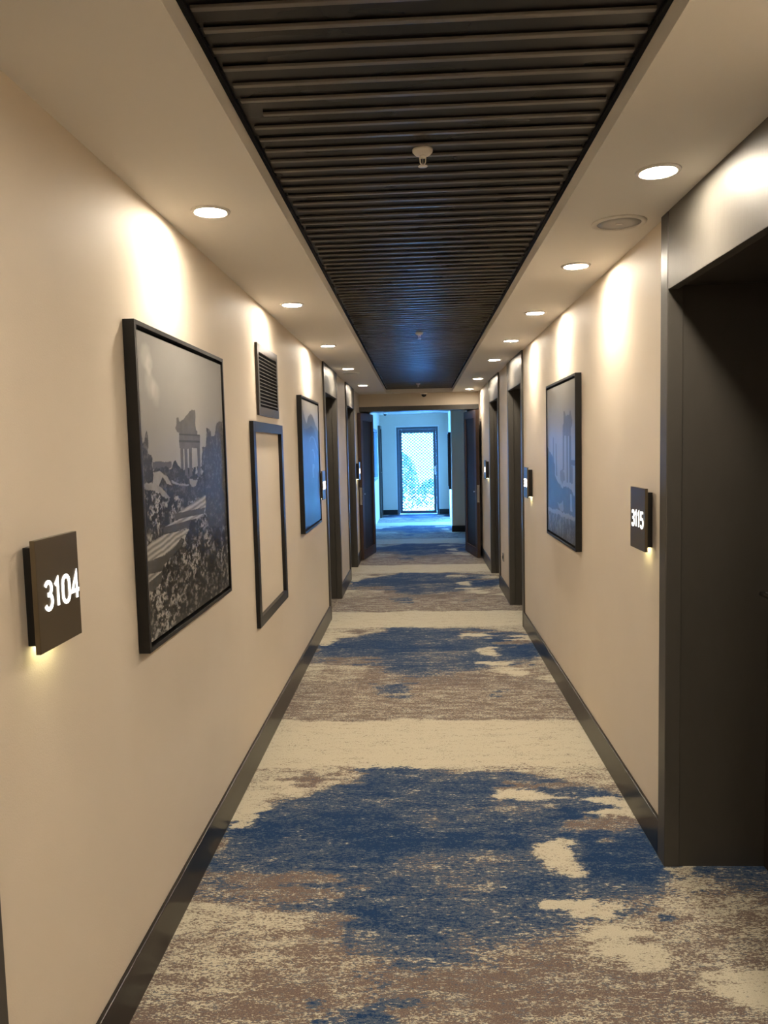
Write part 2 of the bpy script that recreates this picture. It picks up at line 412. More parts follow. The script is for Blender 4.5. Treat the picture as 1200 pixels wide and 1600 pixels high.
# ------------------------------------------------------------------ open double fire doors
root = empty('door_7', (0, 11.4, 0)); tag(root, 'pair of brown fire doors standing open halfway down the corridor', 'double door', kind='structure')
bm = newbm(); Z = 0
box(bm, XL + .001, XR - .001, -.255, .052, 2.088, 2.1575, .003)
box(bm, XL + .001, -.700, .052 + .002, .10, 0, 2.088); box(bm, .735, XR - .001, .054, .10, 0, 2.088)
box(bm, XL + .001, XR - .001, .054, .10, 2.088, 2.13)
obj('door_frame', bm, M_SURR, root)
def fire_leaf(hx, ang, s):
    M = Matrix.Translation((hx, .045, 0)) @ Matrix.Rotation(ang, 4, 'Z')
    Wd, T = .815, .045
    bm = newbm()
    # stiles and rails around a recessed middle panel, leaf runs from the hinge towards -y
    box(bm, -T / 2, T / 2, -Wd, -Wd + .12, .008, 2.055, .002, M); box(bm, -T / 2, T / 2, -.085, 0, .008, 2.055, .002, M)
    box(bm, -T / 2, T / 2, -Wd + .12, -.085, .008, .135, 0, M); box(bm, -T / 2, T / 2, -Wd + .12, -.085, 1.95, 2.055, 0, M)
    lf = obj('door_leaf', bm, M_FIRE, root)
    bm = newbm(); box(bm, -T / 2 + .016, T / 2 - .016, -Wd + .118, -.083, .13, 1.955, 0, M); obj('recessed_panel', bm, M_LEAF, lf)
    bm = newbm()
    box(bm, -T / 2 + .006, T / 2 - .006, -Wd - .0015, -Wd + .001, .78, 1.02, 0, M)
    for z in (.80, .90, 1.0): box(bm, -T / 2 + .012, T / 2 - .012, -Wd - .004, -Wd, z - .012, z + .012, .002, M)
    tube(bm, [M @ Vector((s * T / 2, -Wd + .05, .93)), M @ Vector((s * (T / 2 + .03), -Wd + .05, .93))], .012, 10)
    obj('lock', bm, M_STEEL, lf)
    return lf
fire_leaf(-.672, math.radians(-9.0), 1)
fire_leaf(.708, math.radians(8.2), -1)

# ------------------------------------------------------------------ lobby window, far glass door, side door
root = empty('window_1', (XB, 15.925, .9)); tag(root, 'bright side window in the left wall of the far lobby', 'window', kind='structure')
bm = newbm()
for y0, y1, z0, z1 in ((-.725, -.665, 0, 1.06), (.665, .725, 0, 1.06), (-.665, .665, 0, .05), (-.665, .665, 1.01, 1.06)): box(bm, -.05, .012, y0, y1, z0, z1, .002)
obj('window_frame', bm, M_ENDF, root)
bm = newbm(); box(bm, -.03, -.024, -.665, .665, .05, 1.01); obj('window_pane', bm, M_GLASS, root)
root = empty('door_8', (-.006, 18.1, 0)); tag(root, 'tall glazed exit door at the far end, bright with daylight', 'glass door', kind='structure')
bm = newbm()
box(bm, -.484, -.436, -.09, .03, 0, 2.04, .002); box(bm, .436, .484, -.09, .03, 0, 2.04, .002); box(bm, -.436, .436, -.09, .03, 1.985, 2.04, .002)
obj('door_frame', bm, M_ENDF, root)
bm = newbm()
box(bm, -.510, -.484, -.106, -.0945, 0, 2.07); box(bm, .484, .510, -.106, -.0945, 0, 2.07); box(bm, -.484, .484, -.106, -.0945, 2.04, 2.07)
obj('lit_reveal_strip', bm, M_WHITE, root)  # white strips added to stand for the brightly lit door reveal
bm = newbm()
box(bm, -.434, -.362, -.05, 0, .012, 1.983, .003); box(bm, .370, .434, -.05, 0, .012, 1.983, .003)
box(bm, -.362, .370, -.05, 0, .012, .085, .003); box(bm, -.362, .370, -.05, 0, 1.90, 1.983, .003)
lf = obj('door_leaf', bm, M_ENDF, root)
bm = newbm(); box(bm, -.362, .370, -.028, -.022, .085, 1.90); obj('glass_pane', bm, M_TINT, lf)
bm = newbm(); box(bm, .39, .42, -.056, -.05, .92, 1.12, .002)
tube(bm, [(.405, -.05, 1.04), (.405, -.09, 1.04), (.30, -.092, 1.04)], .009, 10); obj('door_handle', bm, M_STEEL, lf)
root = empty('door_9', (XB, 17.55, 0)); tag(root, 'narrow dark side door in the left lobby wall next to the end wall', 'door', kind='structure')
bm = newbm()
box(bm, 0, .05, -.36, -.30, 0, 2.07, .002); box(bm, 0, .05, .30, .36, 0, 2.07, .002); box(bm, 0, .05, -.30, .30, 2.0, 2.07, .002)
obj('door_frame', bm, M_SURR, root)
bm = newbm(); box(bm, 0.001, .03, -.298, .298, .006, 1.998, .002); lf = obj('door_leaf', bm, M_LEAF, root)
bm = newbm(); tube(bm, [(.03, -.24, 1.02), (.07, -.24, 1.02), (.072, -.13, 1.02)], .009, 8); obj('door_handle', bm, M_STEEL, lf)

# diamond mesh screen outside the glass door
root = empty('mesh_screen', (0, 18.32, 0)); tag(root, 'diamond wire mesh screen standing outside the far glass door', 'mesh screen')
bm = newbm(); cw, ch = .082, .070
x0, x1, z0, z1 = -.44, .44, .05, 1.935
for sgn in (1, -1):
    for k in range(-40, 60):
        pts = []
        for i in range(0, 120):
            x = x0 + i * cw / 2; z = z0 + (k * ch) + sgn * (i * ch / 2)
            if x <= x1 and z0 <= z <= z1: pts.append((x, 0, z))
        if len(pts) > 1: tube(bm, [pts[0], pts[-1]], .0105, 5)
obj('wire_mesh', bm, M_MESH, root)
bm = newbm()
box(bm, x0 - .02, x0, -.01, .01, 0, 2.0); box(bm, x1, x1 + .02, -.01, .01, 0, 2.0)
obj('side_posts', bm, M_MESH, root)
bm = newbm()
for i in range(9):
    cx = -.40 + i * .10
    tube(bm, [(cx + .05 * math.cos(a), 0, 1.925 - .028 * math.sin(a)) for a in np.linspace(0, PI, 9)], .006, 6)
box(bm, x0, x1, -.008, .008, 1.925, 1.99)
obj('scalloped_top_rail', bm, M_ENDF, root)
# hedge outside
def leafy(name, cx, cy, rx, ry, h, n, label, cat, kind=None):
    bm = newbm()
    for i in range(n):
        a = random.random() * 2 * PI; u = random.uniform(.6, 1.0); z = h * random.random() ** .8
        sh = math.sqrt(max(.05, 1 - (z / h) ** 3))
        p = Vector((cx + rx * u * sh * math.cos(a), cy + ry * u * sh * math.sin(a), z))
        d = Vector((random.gauss(0, 1), random.gauss(0, 1), random.gauss(.3, 1))).normalized(); q = d.orthogonal().normalized(); l = random.uniform(.03, .07)
        c = [p - q * l * .3, p + d * l * .6 - q * l * .32, p + d * l * 1.2, p + d * l * .6 + q * l * .32, p + q * l * .0]
        vs = [bm.verts.new(k) for k in c[:4]]; bm.faces.new(vs)
    o = obj(name, bm, M_BUSH); tag(o, label, cat, kind=kind); return o
leafy('hedge', -.50, 19.4, .55, .35, 1.45, 4200, 'leafy green hedge outside, low at the left of the far glass door', 'hedge')
leafy('shrub', .35, 20.2, .40, .25, .70, 1500, 'small leafy shrub outside, low at the right behind the glass door', 'shrub')
bm = newbm(); box(bm, -6, 6, 18.2, 26, -.12, -.02); struct('terrace', bm, M_PAVE, 'pale terrace paving outside the far glass door', 'paving')

# ------------------------------------------------------------------ downlights
def downlight():
    root = empty('downlight', (0, 0, ZC))
    bm = newbm(); lathe(bm, [(.0505, -.0005), (.0505, -.004), (.054, -.0065), (.062, -.005), (.0645, 0), (.0505, -.0005)], 40); obj('trim_ring', bm, M_WHITE, root, True)
    bm = newbm(); lathe(bm, [(0, -.0045), (.03, -.0045), (.05, -.0035), (.05, -.0005), (0, -.0005)], 40); obj('diffuser', bm, M_LAMP, root, True)
    ld = bpy.data.lights.new('lamp_beam', 'SPOT'); ld.energy = LAMP_W; ld.color = WARM; ld.spot_size = math.radians(SPOT_A); ld.spot_blend = .55; ld.shadow_soft_size = .035
    lo = bpy.data.objects.new('lamp_beam', ld); COL.objects.link(lo); lo.parent = root; lo.location = (0, 0, -.012)
    return root
LY = [-.75, .90, 2.555, 4.19, 5.86, 7.55, 9.55]; RY = [-1.2, 0.0, 1.17, 2.343, 3.51, 4.695, 5.885, 7.14, 9.06, 10.6]  # lamps behind and over the viewer are unseen, added for even light
ordL = ['added unseen behind the viewer', 'above the near left door', 'above the large ruins print', 'above the black louvred grille', 'above the second left print', 'above the middle left door', 'above the last left door']
ordR = ['added unseen behind the viewer', 'added unseen over the viewer', 'before the nearest right door', 'above the nearest right door', 'beyond the round speaker', 'above the right ruins print', 'before the second right door', 'above the second right door', 'above the last right door', 'nearest the double doors']
proto = downlight(); first = True
for yy, xx, od, sd in [(y, -.66, o, 'left') for y, o in zip(LY, ordL)] + [(y, .716, o, 'right') for y, o in zip(RY, ordR)]:
    o = proto if first else copy_tree(proto); first = False
    o.location = (xx, yy, ZC)
    tag(o, 'lit round recessed downlight in the %s ceiling strip, %s' % (sd, od), 'downlight', 'recessed ceiling downlights')

# ------------------------------------------------------------------ ceiling speakers, sprinklers, cameras
def speaker(x, y, label):
    root = empty('ceiling_speaker', (x, y, ZC)); tag(root, label, 'speaker')
    bm = newbm(); lathe(bm, [(.076, -.001), (.078, -.006), (.088, -.007), (.095, -.0045), (.096, 0), (.076, -.001)], 48); obj('trim_ring', bm, M_CEIL, root, True)
    bm = newbm(); lathe(bm, [(0, -.005), (.04, -.0048), (.0775, -.003), (.0775, -.0005), (0, -.0005)], 48); gr = obj('speaker_grille', bm, M_GRILLE, root, True)
    bm = newbm(); box(bm, -.012, .012, -.006, .006, -.0065, -.0045, .001); obj('badge', bm, M_WHITE, gr)
speaker(.737, 2.862, 'large round ceiling speaker between the two nearest right downlights')
speaker(-.681, 8.0, 'round ceiling speaker in the left strip beyond the middle left door')
def sprinkler(x, y, label):
    root = empty('fire_sprinkler', (x, y, 2.385)); tag(root, label, 'sprinkler', 'sprinklers on the slatted panel')
    bm = newbm(); lathe(bm, [(0, 0), (.029, 0), (.0285, -.006), (.022, -.013), (.013, -.016), (.010, -.016), (0, -.016)], 28); obj('escutcheon', bm, M_WHITE, root, True)
    bm = newbm(); lathe(bm, [(.0, -.014), (.0095, -.014), (.0085, -.022), (.004, -.024), (.0, -.024)], 16)
    for s in (-1, 1): tube(bm, [(s * .0085, 0, -.02), (s * .0075, 0, -.034), (s * .002, 0, -.044)], .0018, 8)
    tube(bm, [(0, 0, -.02), (0, 0, -.044)], .0016, 8); obj('frame_arms', bm, M_WHITE, root, True)
    bm = newbm(); lathe(bm, [(0, -.0435), (.013, -.0445), (.0135, -.0455), (.0, -.047)], 20); obj('deflector', bm, M_WHITE, root, True)
sprinkler(.031, 2.239, 'white sprinkler head nearest the viewer on the black slatted panel')
sprinkler(.029, 5.68, 'small sprinkler head halfway along the black slatted panel')
sprinkler(.025, 10.1, 'tiny sprinkler head at the far end of the slatted panel')
def dome(x, y, label):
    root = empty('ceiling_dome_camera', (x, y, ZC)); tag(root, label, 'camera')
    bm = newbm(); lathe(bm, [(0, 0), (.05, 0), (.05, -.02), (.046, -.028), (.036, -.030), (0, -.030)], 32); obj('camera_base', bm, M_WHITE, root, True)
    bm = newbm(); lathe(bm, [(.036, -.029)] + [(.036 * math.cos(a), -.030 - .036 * math.sin(a)) for a in np.linspace(.05, PI / 2 - .01, 9)] + [(0, -.066)], 28); obj('camera_dome', bm, M_DOME, root, True)
dome(.105, 11.05, 'small black and white dome camera above the double doors')
dome(-.70, 17.0, 'dark dome camera on the far lobby ceiling')

# ------------------------------------------------------------------ room number signs
def arc(cx, cy, rx, ry, a0, a1, n=14):
    return [(cx + rx * math.cos(math.radians(a0 + (a1 - a0) * i / n)), cy + ry * math.sin(math.radians(a0 + (a1 - a0) * i / n))) for i in range(n + 1)]
W_, H_ = .30, 1.0          # glyph half width and height
GLYPH = {
 '0': [arc(0, .72, .27, .28, 0, 180) + arc(0, .28, .27, .28, 180, 360) + [(.27, .72)]],
 '1': [[(-.17, .80), (.03, 1.0), (.03, 0)]],
 '3': [arc(-.01, .76, .24, .24, 155, -80) + [(-.06, .52)], [(-.06, .53)] + arc(-.01, .27, .27, .27, 80, -155)],
 '4': [[(.13, 0), (.13, 1.0), (-.28, .30), (.30, .30)]],
 '5': [[(.25, 1.0), (-.20, 1.0), (-.24, .55)] + arc(-.01, .30, .27, .30, 120, -150)],
 '6': [arc(0, .72, .26, .28, 25, 180) + [(-.27, .3)] + arc(0, .29, .27, .29, 180, 530)],
 '8': [arc(0, .76, .23, .24, -90, 270, 24), arc(0, .27, .27, .27, 90, 450, 24)]}
def ribbon(bm, pts, hw, z0, z1):
    P = [Vector(p) for p in pts]; A = []; Bq = []
    for i, p in enumerate(P):
        d0 = (P[i] - P[i - 1]).normalized() if i else None; d1 = (P[i + 1] - P[i]).normalized() if i < len(P) - 1 else None
        n0 = Vector((-d0.y, d0.x)) if d0 is not None else None; n1 = Vector((-d1.y, d1.x)) if d1 is not None else None
        if n0 is None: nn, k = n1, 1
        elif n1 is None: nn, k = n0, 1
        else:
            nn = (n0 + n1).normalized(); k = min(1.9, 1 / max(.3, nn.dot(n1)))
        A.append(p + nn * hw * k); Bq.append(p - nn * hw * k)
    T = [[bm.verts.new((q.x, q.y, z)) for q in ring] for z in (z0, z1) for ring in (A, Bq)]
    for i in range(len(P) - 1):
        for a, b in ((0, 1), (2, 3), (0, 2), (1, 3)):
            bm.faces.new((T[a][i], T[a][i + 1], T[b][i + 1], T[b][i]))
    for i in (0, len(P) - 1): bm.faces.new((T[0][i], T[1][i], T[3][i], T[2][i]))
def text_mesh(txt, hgt, pitch, thick, depth):
    bm = newbm(); n = len(txt); adv = [pitch * (.80 if c == '1' else 1) for c in txt]; x = -sum(adv) / 2
    for c, a_ in zip(txt, adv):
        cx = x + a_ / 2
        for st in GLYPH[c]: ribbon(bm, [(cx + px * hgt * .86, (py - .5) * hgt * .86) for px, py in st], thick / 2, 0, depth)
        x += a_
    bmesh.ops.recalc_face_normals(bm, faces=bm.faces)
    me = bpy.data.meshes.new('digits'); bm.to_mesh(me); bm.free(); return me
def sign(side, yc, txt, label, box_shift, pr=.045, w=.195):
    s = 1 if side == 'l' else -1; xw = XL if s > 0 else XR
    root = empty('room_number_sign', (xw, yc, 1.26)); tag(root, label, 'room sign', 'backlit room number signs')
    def B(bm, d0, d1, a, b, z0, z1, bev=0):
        xa, xb = sorted((s * d0, s * d1)); box(bm, xa, xb, a, b, z0, z1, bev)
    bm = newbm(); B(bm, pr - .011, pr, -w / 2, w / 2, -.119, .119, .0012); fp = obj('face_plate', bm, M_BRONZE, root)
    bm = newbm(); B(bm, 0.0005, pr - .011, -w / 2 + box_shift, w / 2 - .03, -.109, .101, .001); mb = obj('mounting_box', bm, M_BLACK, root)
    bm = newbm(); B(bm, .006, pr - .014, -w / 2 + box_shift + .02, w / 2 - .05, -.1115, -.109); obj('light_strip', bm, M_STRIP, mb)
    me = text_mesh(txt, .067, .0450, .0088, .0012); me.materials.append(M_DIGIT)
    d = bpy.data.objects.new('digits', me); COL.objects.link(d); d.parent = root
    R = Matrix(((0, 0, s, s * pr), (s, 0, 0, 0), (0, 1, 0, -.003), (0, 0, 0, 1)))
    if s > 0: R = Matrix(((0, 0, 1, pr + .0002), (1, 0, 0, .012), (0, 1, 0, -.003), (0, 0, 0, 1)))
    else: R = Matrix(((0, 0, -1, -pr - .0002), (-1, 0, 0, .0), (0, 1, 0, -.003), (0, 0, 0, 1)))
    d.matrix_local = R
sign('l', 1.625, '3104', 'bronze backlit sign reading 3104 at the near left', .035)
sign('r', 2.985, '3115', 'bronze backlit sign reading 3115 beside the nearest right door', .055)
sign('l', 6.39, '3106', 'small backlit sign by the middle left door, behind the second print', .03)
sign('r', 6.07, '3113', 'small backlit sign beside the second right door', .03)
sign('l', 10.36, '3108', 'distant backlit sign between the last left door and the double doors', .03)
sign('r', 9.72, '3111', 'distant backlit sign between the last right door and the double doors', .03)

# ------------------------------------------------------------------ framed prints
def inside(u, v_, poly):
    r = np.zeros(u.shape, bool); n = len(poly)
    for i in range(n):
        x0, y0 = poly[i]; x1, y1 = poly[(i + 1) % n]
        if y0 == y1: continue
        c = ((y0 > v_) != (y1 > v_)) & (u < (x1 - x0) * (v_ - y0) / (y1 - y0) + x0)
        r ^= c
    return r
P1={
 'treeL':[(-0.022,0.667),(-0.013,0.67),(-0.001,0.662),(0.002,0.643),(0.019,0.658),(0.035,0.678),(0.046,0.664),(0.06,0.638),(0.063,0.606),(0.081,0.602),(0.081,0.561),(0.08,0.521),(-0.014,0.512)],
 'hill':[(0.087,0.582),(0.174,0.584),(0.275,0.58),(0.271,0.557),(0.085,0.558)],
 'ruin':[(0.352,0.738),(0.38,0.74),(0.383,0.725),(0.431,0.739),(0.481,0.755),(0.506,0.767),(0.545,0.776),(0.584,0.779),(0.589,0.767),(0.59,0.752),(0.583,0.73),(0.585,0.7),(0.604,0.697),(0.602,0.683),(0.638,0.681),(0.63,0.63),(0.614,0.628),(0.374,0.628),(0.37,0.653),(0.374,0.681),(0.349,0.689),(0.335,0.701),(0.345,0.712),(0.352,0.722)],
 'col1':[(0.381,0.629),(0.415,0.629),(0.41,0.552),(0.378,0.553)],
 'col2':[(0.429,0.629),(0.465,0.629),(0.459,0.526),(0.424,0.527)],
 'col3':[(0.483,0.63),(0.522,0.63),(0.513,0.521),(0.476,0.517)],
 'col4':[(0.591,0.63),(0.63,0.63),(0.624,0.514),(0.589,0.513)],
 'treeR':[(0.644,0.562),(0.669,0.632),(0.709,0.64),(0.737,0.711),(0.765,0.704),(0.792,0.697),(0.804,0.672),(0.865,0.686),(0.889,0.724),(0.924,0.741),(0.998,0.749),(1.002,0.615),(1.0,0.336),(0.948,0.281),(0.703,0.31),(0.67,0.369),(0.686,0.495)],
 'rocksD':[(0.085,0.556),(0.181,0.562),(0.252,0.563),(0.284,0.57),(0.334,0.581),(0.359,0.558),(0.447,0.529),(0.597,0.517),(0.691,0.505),(0.68,0.436),(0.583,0.426),(0.48,0.418),(0.39,0.461),(0.276,0.447),(0.205,0.455),(0.143,0.501),(0.08,0.521)],
 'rockA':[(0.066,0.549),(0.149,0.551),(0.216,0.532),(0.273,0.495),(0.223,0.504),(0.176,0.533),(0.144,0.508),(0.131,0.489),(0.077,0.498)],
 'rockB':[(-0.014,0.512),(0.088,0.516),(0.161,0.493),(0.246,0.455),(0.196,0.455),(0.14,0.479),(0.075,0.489),(-0.002,0.502)],
 'rockC':[(0.266,0.515),(0.351,0.501),(0.466,0.491),(0.453,0.484),(0.349,0.495),(0.274,0.505)],
 'pale':[(0.469,0.511),(0.582,0.502),(0.552,0.481),(0.513,0.474),(0.478,0.492)],
 'tread1':[(0.324,0.396),(0.681,0.437),(0.675,0.388),(0.334,0.393)],
 'riser1':[(0.275,0.395),(0.666,0.385),(0.641,0.364),(0.287,0.372)],
 'tread2':[(0.171,0.358),(0.287,0.368),(0.376,0.37),(0.655,0.362),(0.639,0.352),(0.191,0.355)],
 'riser2':[(0.161,0.358),(0.47,0.355),(0.442,0.328),(0.158,0.335)],
 'tread3':[(-0.029,0.309),(0.043,0.323),(0.158,0.333),(0.441,0.322),(0.427,0.312),(0.344,0.3),(0.274,0.277),(0.129,0.263),(-0.026,0.265)],
 'riser3':[(-0.027,0.264),(0.081,0.261),(0.147,0.261),(0.252,0.274),(0.348,0.293),(0.339,0.269),(0.205,0.242),(0.143,0.228),(0.131,0.213),(-0.031,0.226)],
 'tread4':[(-0.028,0.224),(0.131,0.212),(-0.024,0.193)],
 'riser4':[(-0.024,0.192),(0.131,0.211),(0.116,0.177),(0.03,0.16),(-0.022,0.176)],
}
P2={
 'back':[(0.025,0.965),(0.111,0.898),(0.185,0.845),(0.256,0.819),(0.307,0.857),(0.375,0.884),(0.487,0.904),(0.605,0.904),(0.697,0.871),(0.803,0.821),(0.925,0.788),(1.058,0.782),(1.091,-0.061),(-0.042,-0.009)],
 'mid':[(-0.001,0.854),(0.111,0.778),(0.257,0.773),(0.373,0.793),(0.55,0.814),(0.678,0.791),(0.834,0.715),(1.014,0.606),(1.091,-0.061),(-0.042,-0.009)],
 'arch':[(0.389,0.676),(0.415,0.71),(0.55,0.731),(0.707,0.713),(0.853,0.643),(0.917,0.607),(0.865,0.605),(0.787,0.643),(0.664,0.704),(0.546,0.718),(0.451,0.703),(0.426,0.676)],
 'arch2':[(0.501,0.608),(0.535,0.618),(0.642,0.618),(0.723,0.555),(0.683,0.502),(0.666,0.546),(0.611,0.604)],
 'fig':[(0.538,0.496),(0.654,0.493),(0.667,0.467),(0.593,0.442),(0.625,0.38),(0.531,0.383),(0.515,0.453)],
}
P3={
 'ruin':[(0.37,0.826),(0.319,0.82),(0.286,0.787),(0.235,0.796),(0.178,0.79),(0.162,0.818),(0.131,0.816),(0.107,0.784),(0.081,0.753),(0.093,0.724),(0.125,0.71),(0.125,0.664),(0.401,0.668),(0.395,0.733),(0.364,0.748)],
 'c1':[(0.397,0.669),(0.349,0.668),(0.355,0.448),(0.402,0.447)],
 'c2':[(0.272,0.667),(0.226,0.667),(0.225,0.373),(0.27,0.371)],
 'c3':[(0.182,0.666),(0.117,0.665),(0.124,0.378),(0.18,0.376)],
 'box':[(0.168,0.517),(-0.007,0.517),(-0.006,0.484),(0.169,0.481)],
 'c4':[(0.122,0.48),(0.074,0.481),(0.076,0.372),(0.124,0.37)],
 't1':[(0.77,0.666),(0.735,0.657),(0.718,0.412),(0.78,0.418)],
 't2':[(0.662,0.623),(0.628,0.615),(0.602,0.398),(0.66,0.405)],
 'bush':[(1.016,0.608),(0.925,0.572),(0.82,0.547),(0.697,0.48),(0.69,0.396),(0.556,0.352),(0.419,0.333),(0.225,0.346),(0.125,0.332),(0.009,0.286),(0.0,0.168),(0.424,0.171),(1.034,0.158)],
 'shrub':[(0.507,0.434),(0.416,0.454),(0.337,0.425),(0.322,0.385),(0.418,0.357),(0.499,0.386)],
 'path':[(0.995,0.166),(0.609,0.172),(0.011,0.178),(0.0,0.152),(0.424,0.143),(0.997,0.139)],
 'stoneA':[(0.157,0.308),(0.106,0.303),(0.095,0.198),(0.159,0.2)],
 'stoneB':[(0.608,0.215),(0.4,0.241),(0.378,0.187),(0.492,0.174)],
}
def canvas_grid(n): 
    g = np.linspace(0, 1, n); return np.meshgrid(g, g, indexing='ij')
def paint1(U, V):
    j = lambda k, s: (vnoise(U * k + 5, V * k + 9, s) - .5)
    sky = .24 + .10 * np.exp(-((U - .55) ** 2 / .06 + (V - .76) ** 2 / .03)) + .05 * j(4, 3) + .05 * sm(V, 1, .6) 
    for cx, cy, r in ((.07, .93, .05), (.10, .90, .04), (.10, .84, .06), (.14, .82, .05)):
        sky += .10 * (1 - sm(np.sqrt((U - cx) ** 2 + (V - cy) ** 2) + .05 * j(12, 5), r * .3, r))
    leaf = vnoise(U * 44, V * 60, 51, 4, .85); leaf2 = vnoise(U * 10 + 3, V * 12, 71, 4, .75)
    g = sky.copy()
    fol = .022 + .36 * sm(leaf, .47, .66) * sm(leaf2, .30, .62)
    hz = .555 + .02 * j(8, 21)
    g = np.where(V < hz, fol, g)
    wu, wv = U + .012 * j(30, 41), V + .012 * j(30, 43); wu2, wv2 = U + .045 * j(26, 45), V + .035 * j(26, 47)
    def put(key, val, w=0):
        nonlocal g
        a, b = ((U, V), (wu, wv), (wu2, wv2))[w]
        g = np.where(inside(a, b, P1[key]), val, g)
    put('hill', .10, 1); put('rocksD', .035 + .07 * sm(leaf, .5, .7), 2)
    put('rockA', .16 + .2 * leaf2, 1); put('rockB', .20 + .25 * (leaf2 - .4), 1); put('rockC', .25, 1); put('pale', .26, 1)
    for k in ('col1', 'col2', 'col3', 'col4'): put(k, .085 + .05 * leaf2)
    put('ruin', .105 + .10 * (leaf2 - .3), 1)
    g = np.where(inside(U, V, P1['ruin']) & ((np.abs(V - .655) < .004) | (np.abs(V - .68) < .003)), .06, g)
    tx = .035 + .10 * sm(leaf, .5, .72)
    put('treeL', tx, 2); put('treeR', tx + .02, 2)
    lines = .30 + .12 * np.sin((V * 1.0 - U * .12) * 330 + 5 * j(10, 77)) + .1 * j(20, 91)
    for k in ('tread1', 'tread2', 'tread3', 'tread4'): put(k, np.clip(lines, .14, .5))
    for k in ('riser1', 'riser2', 'riser3', 'riser4'): put(k, .055 + .04 * leaf2)
    return g
def paint2(U, V):
    j = lambda k, s: (vnoise(U * k + 5, V * k + 9, s) - .5)
    g = .38 + .06 * j(3, 3)
    wu, wv = U + .02 * j(10, 41), V + .02 * j(10, 43)
    g = np.where(inside(wu, wv, P2['back']), .115 + .05 * j(8, 7), g)
    g = np.where(inside(wu, wv, P2['mid']), .055 + .04 * j(8, 9), g)
    for k in ('arch', 'arch2', 'fig'): g = np.where(inside(U, V, P2[k]), .16, g)
    return np.where(V < .45, g * (.5 + V), g)
def paint3(U, V):
    j = lambda k, s: (vnoise(U * k + 5, V * k + 9, s) - .5)
    leaf = vnoise(U * 30, V * 30, 151, 4, .7)
    g = .30 + .08 * j(3, 3)
    wu, wv = U + .03 * j(24, 41), V + .03 * j(24, 43)
    g = np.where(V < .30 + .03 * j(9, 2), .10 + .10 * sm(leaf, .5, .7), g)
    g = np.where(V < .17, .07 + .16 * sm(leaf, .45, .7), g)
    for k, val, w in (('t1', .12, 0), ('t2', .12, 0), ('c1', .09, 0), ('c2', .09, 0), ('c3', .08, 0), ('c4', .1, 0), ('box', .07, 0), ('ruin', .10 + .06 * leaf, 0), ('bush', .045 + .05 * leaf, 1), ('shrub', .09 + .1 * leaf, 1), ('path', .28, 1), ('stoneA', .3, 1), ('stoneB', .22, 1)):
        a, b = (wu, wv) if w else (U, V)
        g = np.where(inside(a, b, P3[k]), val, g)
    return g
def print_frame(side, y0, y1, z0, z1, paint, label, n=330, tint=(1, .97, .90)):
    s = 1 if side == 'l' else -1; xw = XL if s > 0 else XR; D = .035; F = .014; G = .013
    root = empty('framed_print', (xw, (y0 + y1) / 2, z0)); tag(root, label, 'framed picture')
    h = (y1 - y0) / 2; H = z1 - z0
    def B(bm, d0, d1, a, b, c, d, bev=0):
        xa, xb = sorted((s * d0, s * d1)); box(bm, xa, xb, a, b, c, d, bev)
    bm = newbm()
    B(bm, .001, D, -h, -h + F, 0, H, .001); B(bm, .001, D, h - F, h, 0, H, .001)
    B(bm, .001, D, -h + F, h - F, 0, F, .001); B(bm, .001, D, -h + F, h - F, H - F, H, .001)
    fr = obj('frame', bm, M_BLACK, root)
    bm = newbm(); B(bm, .001, .006, -h + F, h - F, F, H - F); obj('backing', bm, M_VOID, root)
    q = F + G
    bm = newbm(); B(bm, .006, D - .005, -h + q, h - q, q, H - q, .001); cv = obj('stretched_canvas', bm, M_RAW, root)
    U, V = canvas_grid(n); g = paint(U, V)
    vx = np.full_like(U, s * (D - .0042)); P = np.stack([vx, -h + q + U * 2 * (h - q), q + V * (H - 2 * q)], -1).reshape(-1, 3)
    idx = np.arange(n * n).reshape(n, n)
    f = np.stack([idx[:-1, :-1], idx[1:, :-1], idx[1:, 1:], idx[:-1, 1:]], -1).reshape(-1, 4)
    if s < 0: f = f[:, ::-1]
    c = np.clip(g * 1.02 - .018, .006, 1)[..., None] * np.array(tint); c = np.concatenate([c, np.ones_like(g)[..., None]], -1).reshape(-1, 4)
    me = grid_mesh('printed_image', P, f, {'ink': c}); me.materials.append(M_PRINT)
    o = bpy.data.objects.new('printed_image', me); COL.objects.link(o); o.parent = cv
    return root
M_PRINT = mat('satin printed canvas', (.2, .2, .2), .30, spec=.36)
at = N(M_PRINT, 'ShaderNodeAttribute', attribute_name='ink'); v = objco(M_PRINT)
L(M_PRINT, mixc(M_PRINT, smooth(M_PRINT, noise(M_PRINT, v, 160, 3, .6), .3, .7), at.outputs['Color'], at.outputs['Color']), bsdf(M_PRINT).inputs['Base Color'])
bump(M_PRINT, noise(M_PRINT, v, 700, 2), .08, .0005)
print_frame('l', 2.185, 3.185, .966, 1.936, paint1, 'large black framed monochrome print of temple ruins and steps, nearest on the left', 500)
print_frame('l', 5.33, 6.265, .966, 1.936, paint2, 'black framed monochrome print with dark arch shapes, further along the left wall', 220)
print_frame('r', 4.20, 5.145, .964, 1.932, paint3, 'black framed monochrome print of ruined columns on the right wall', 300)

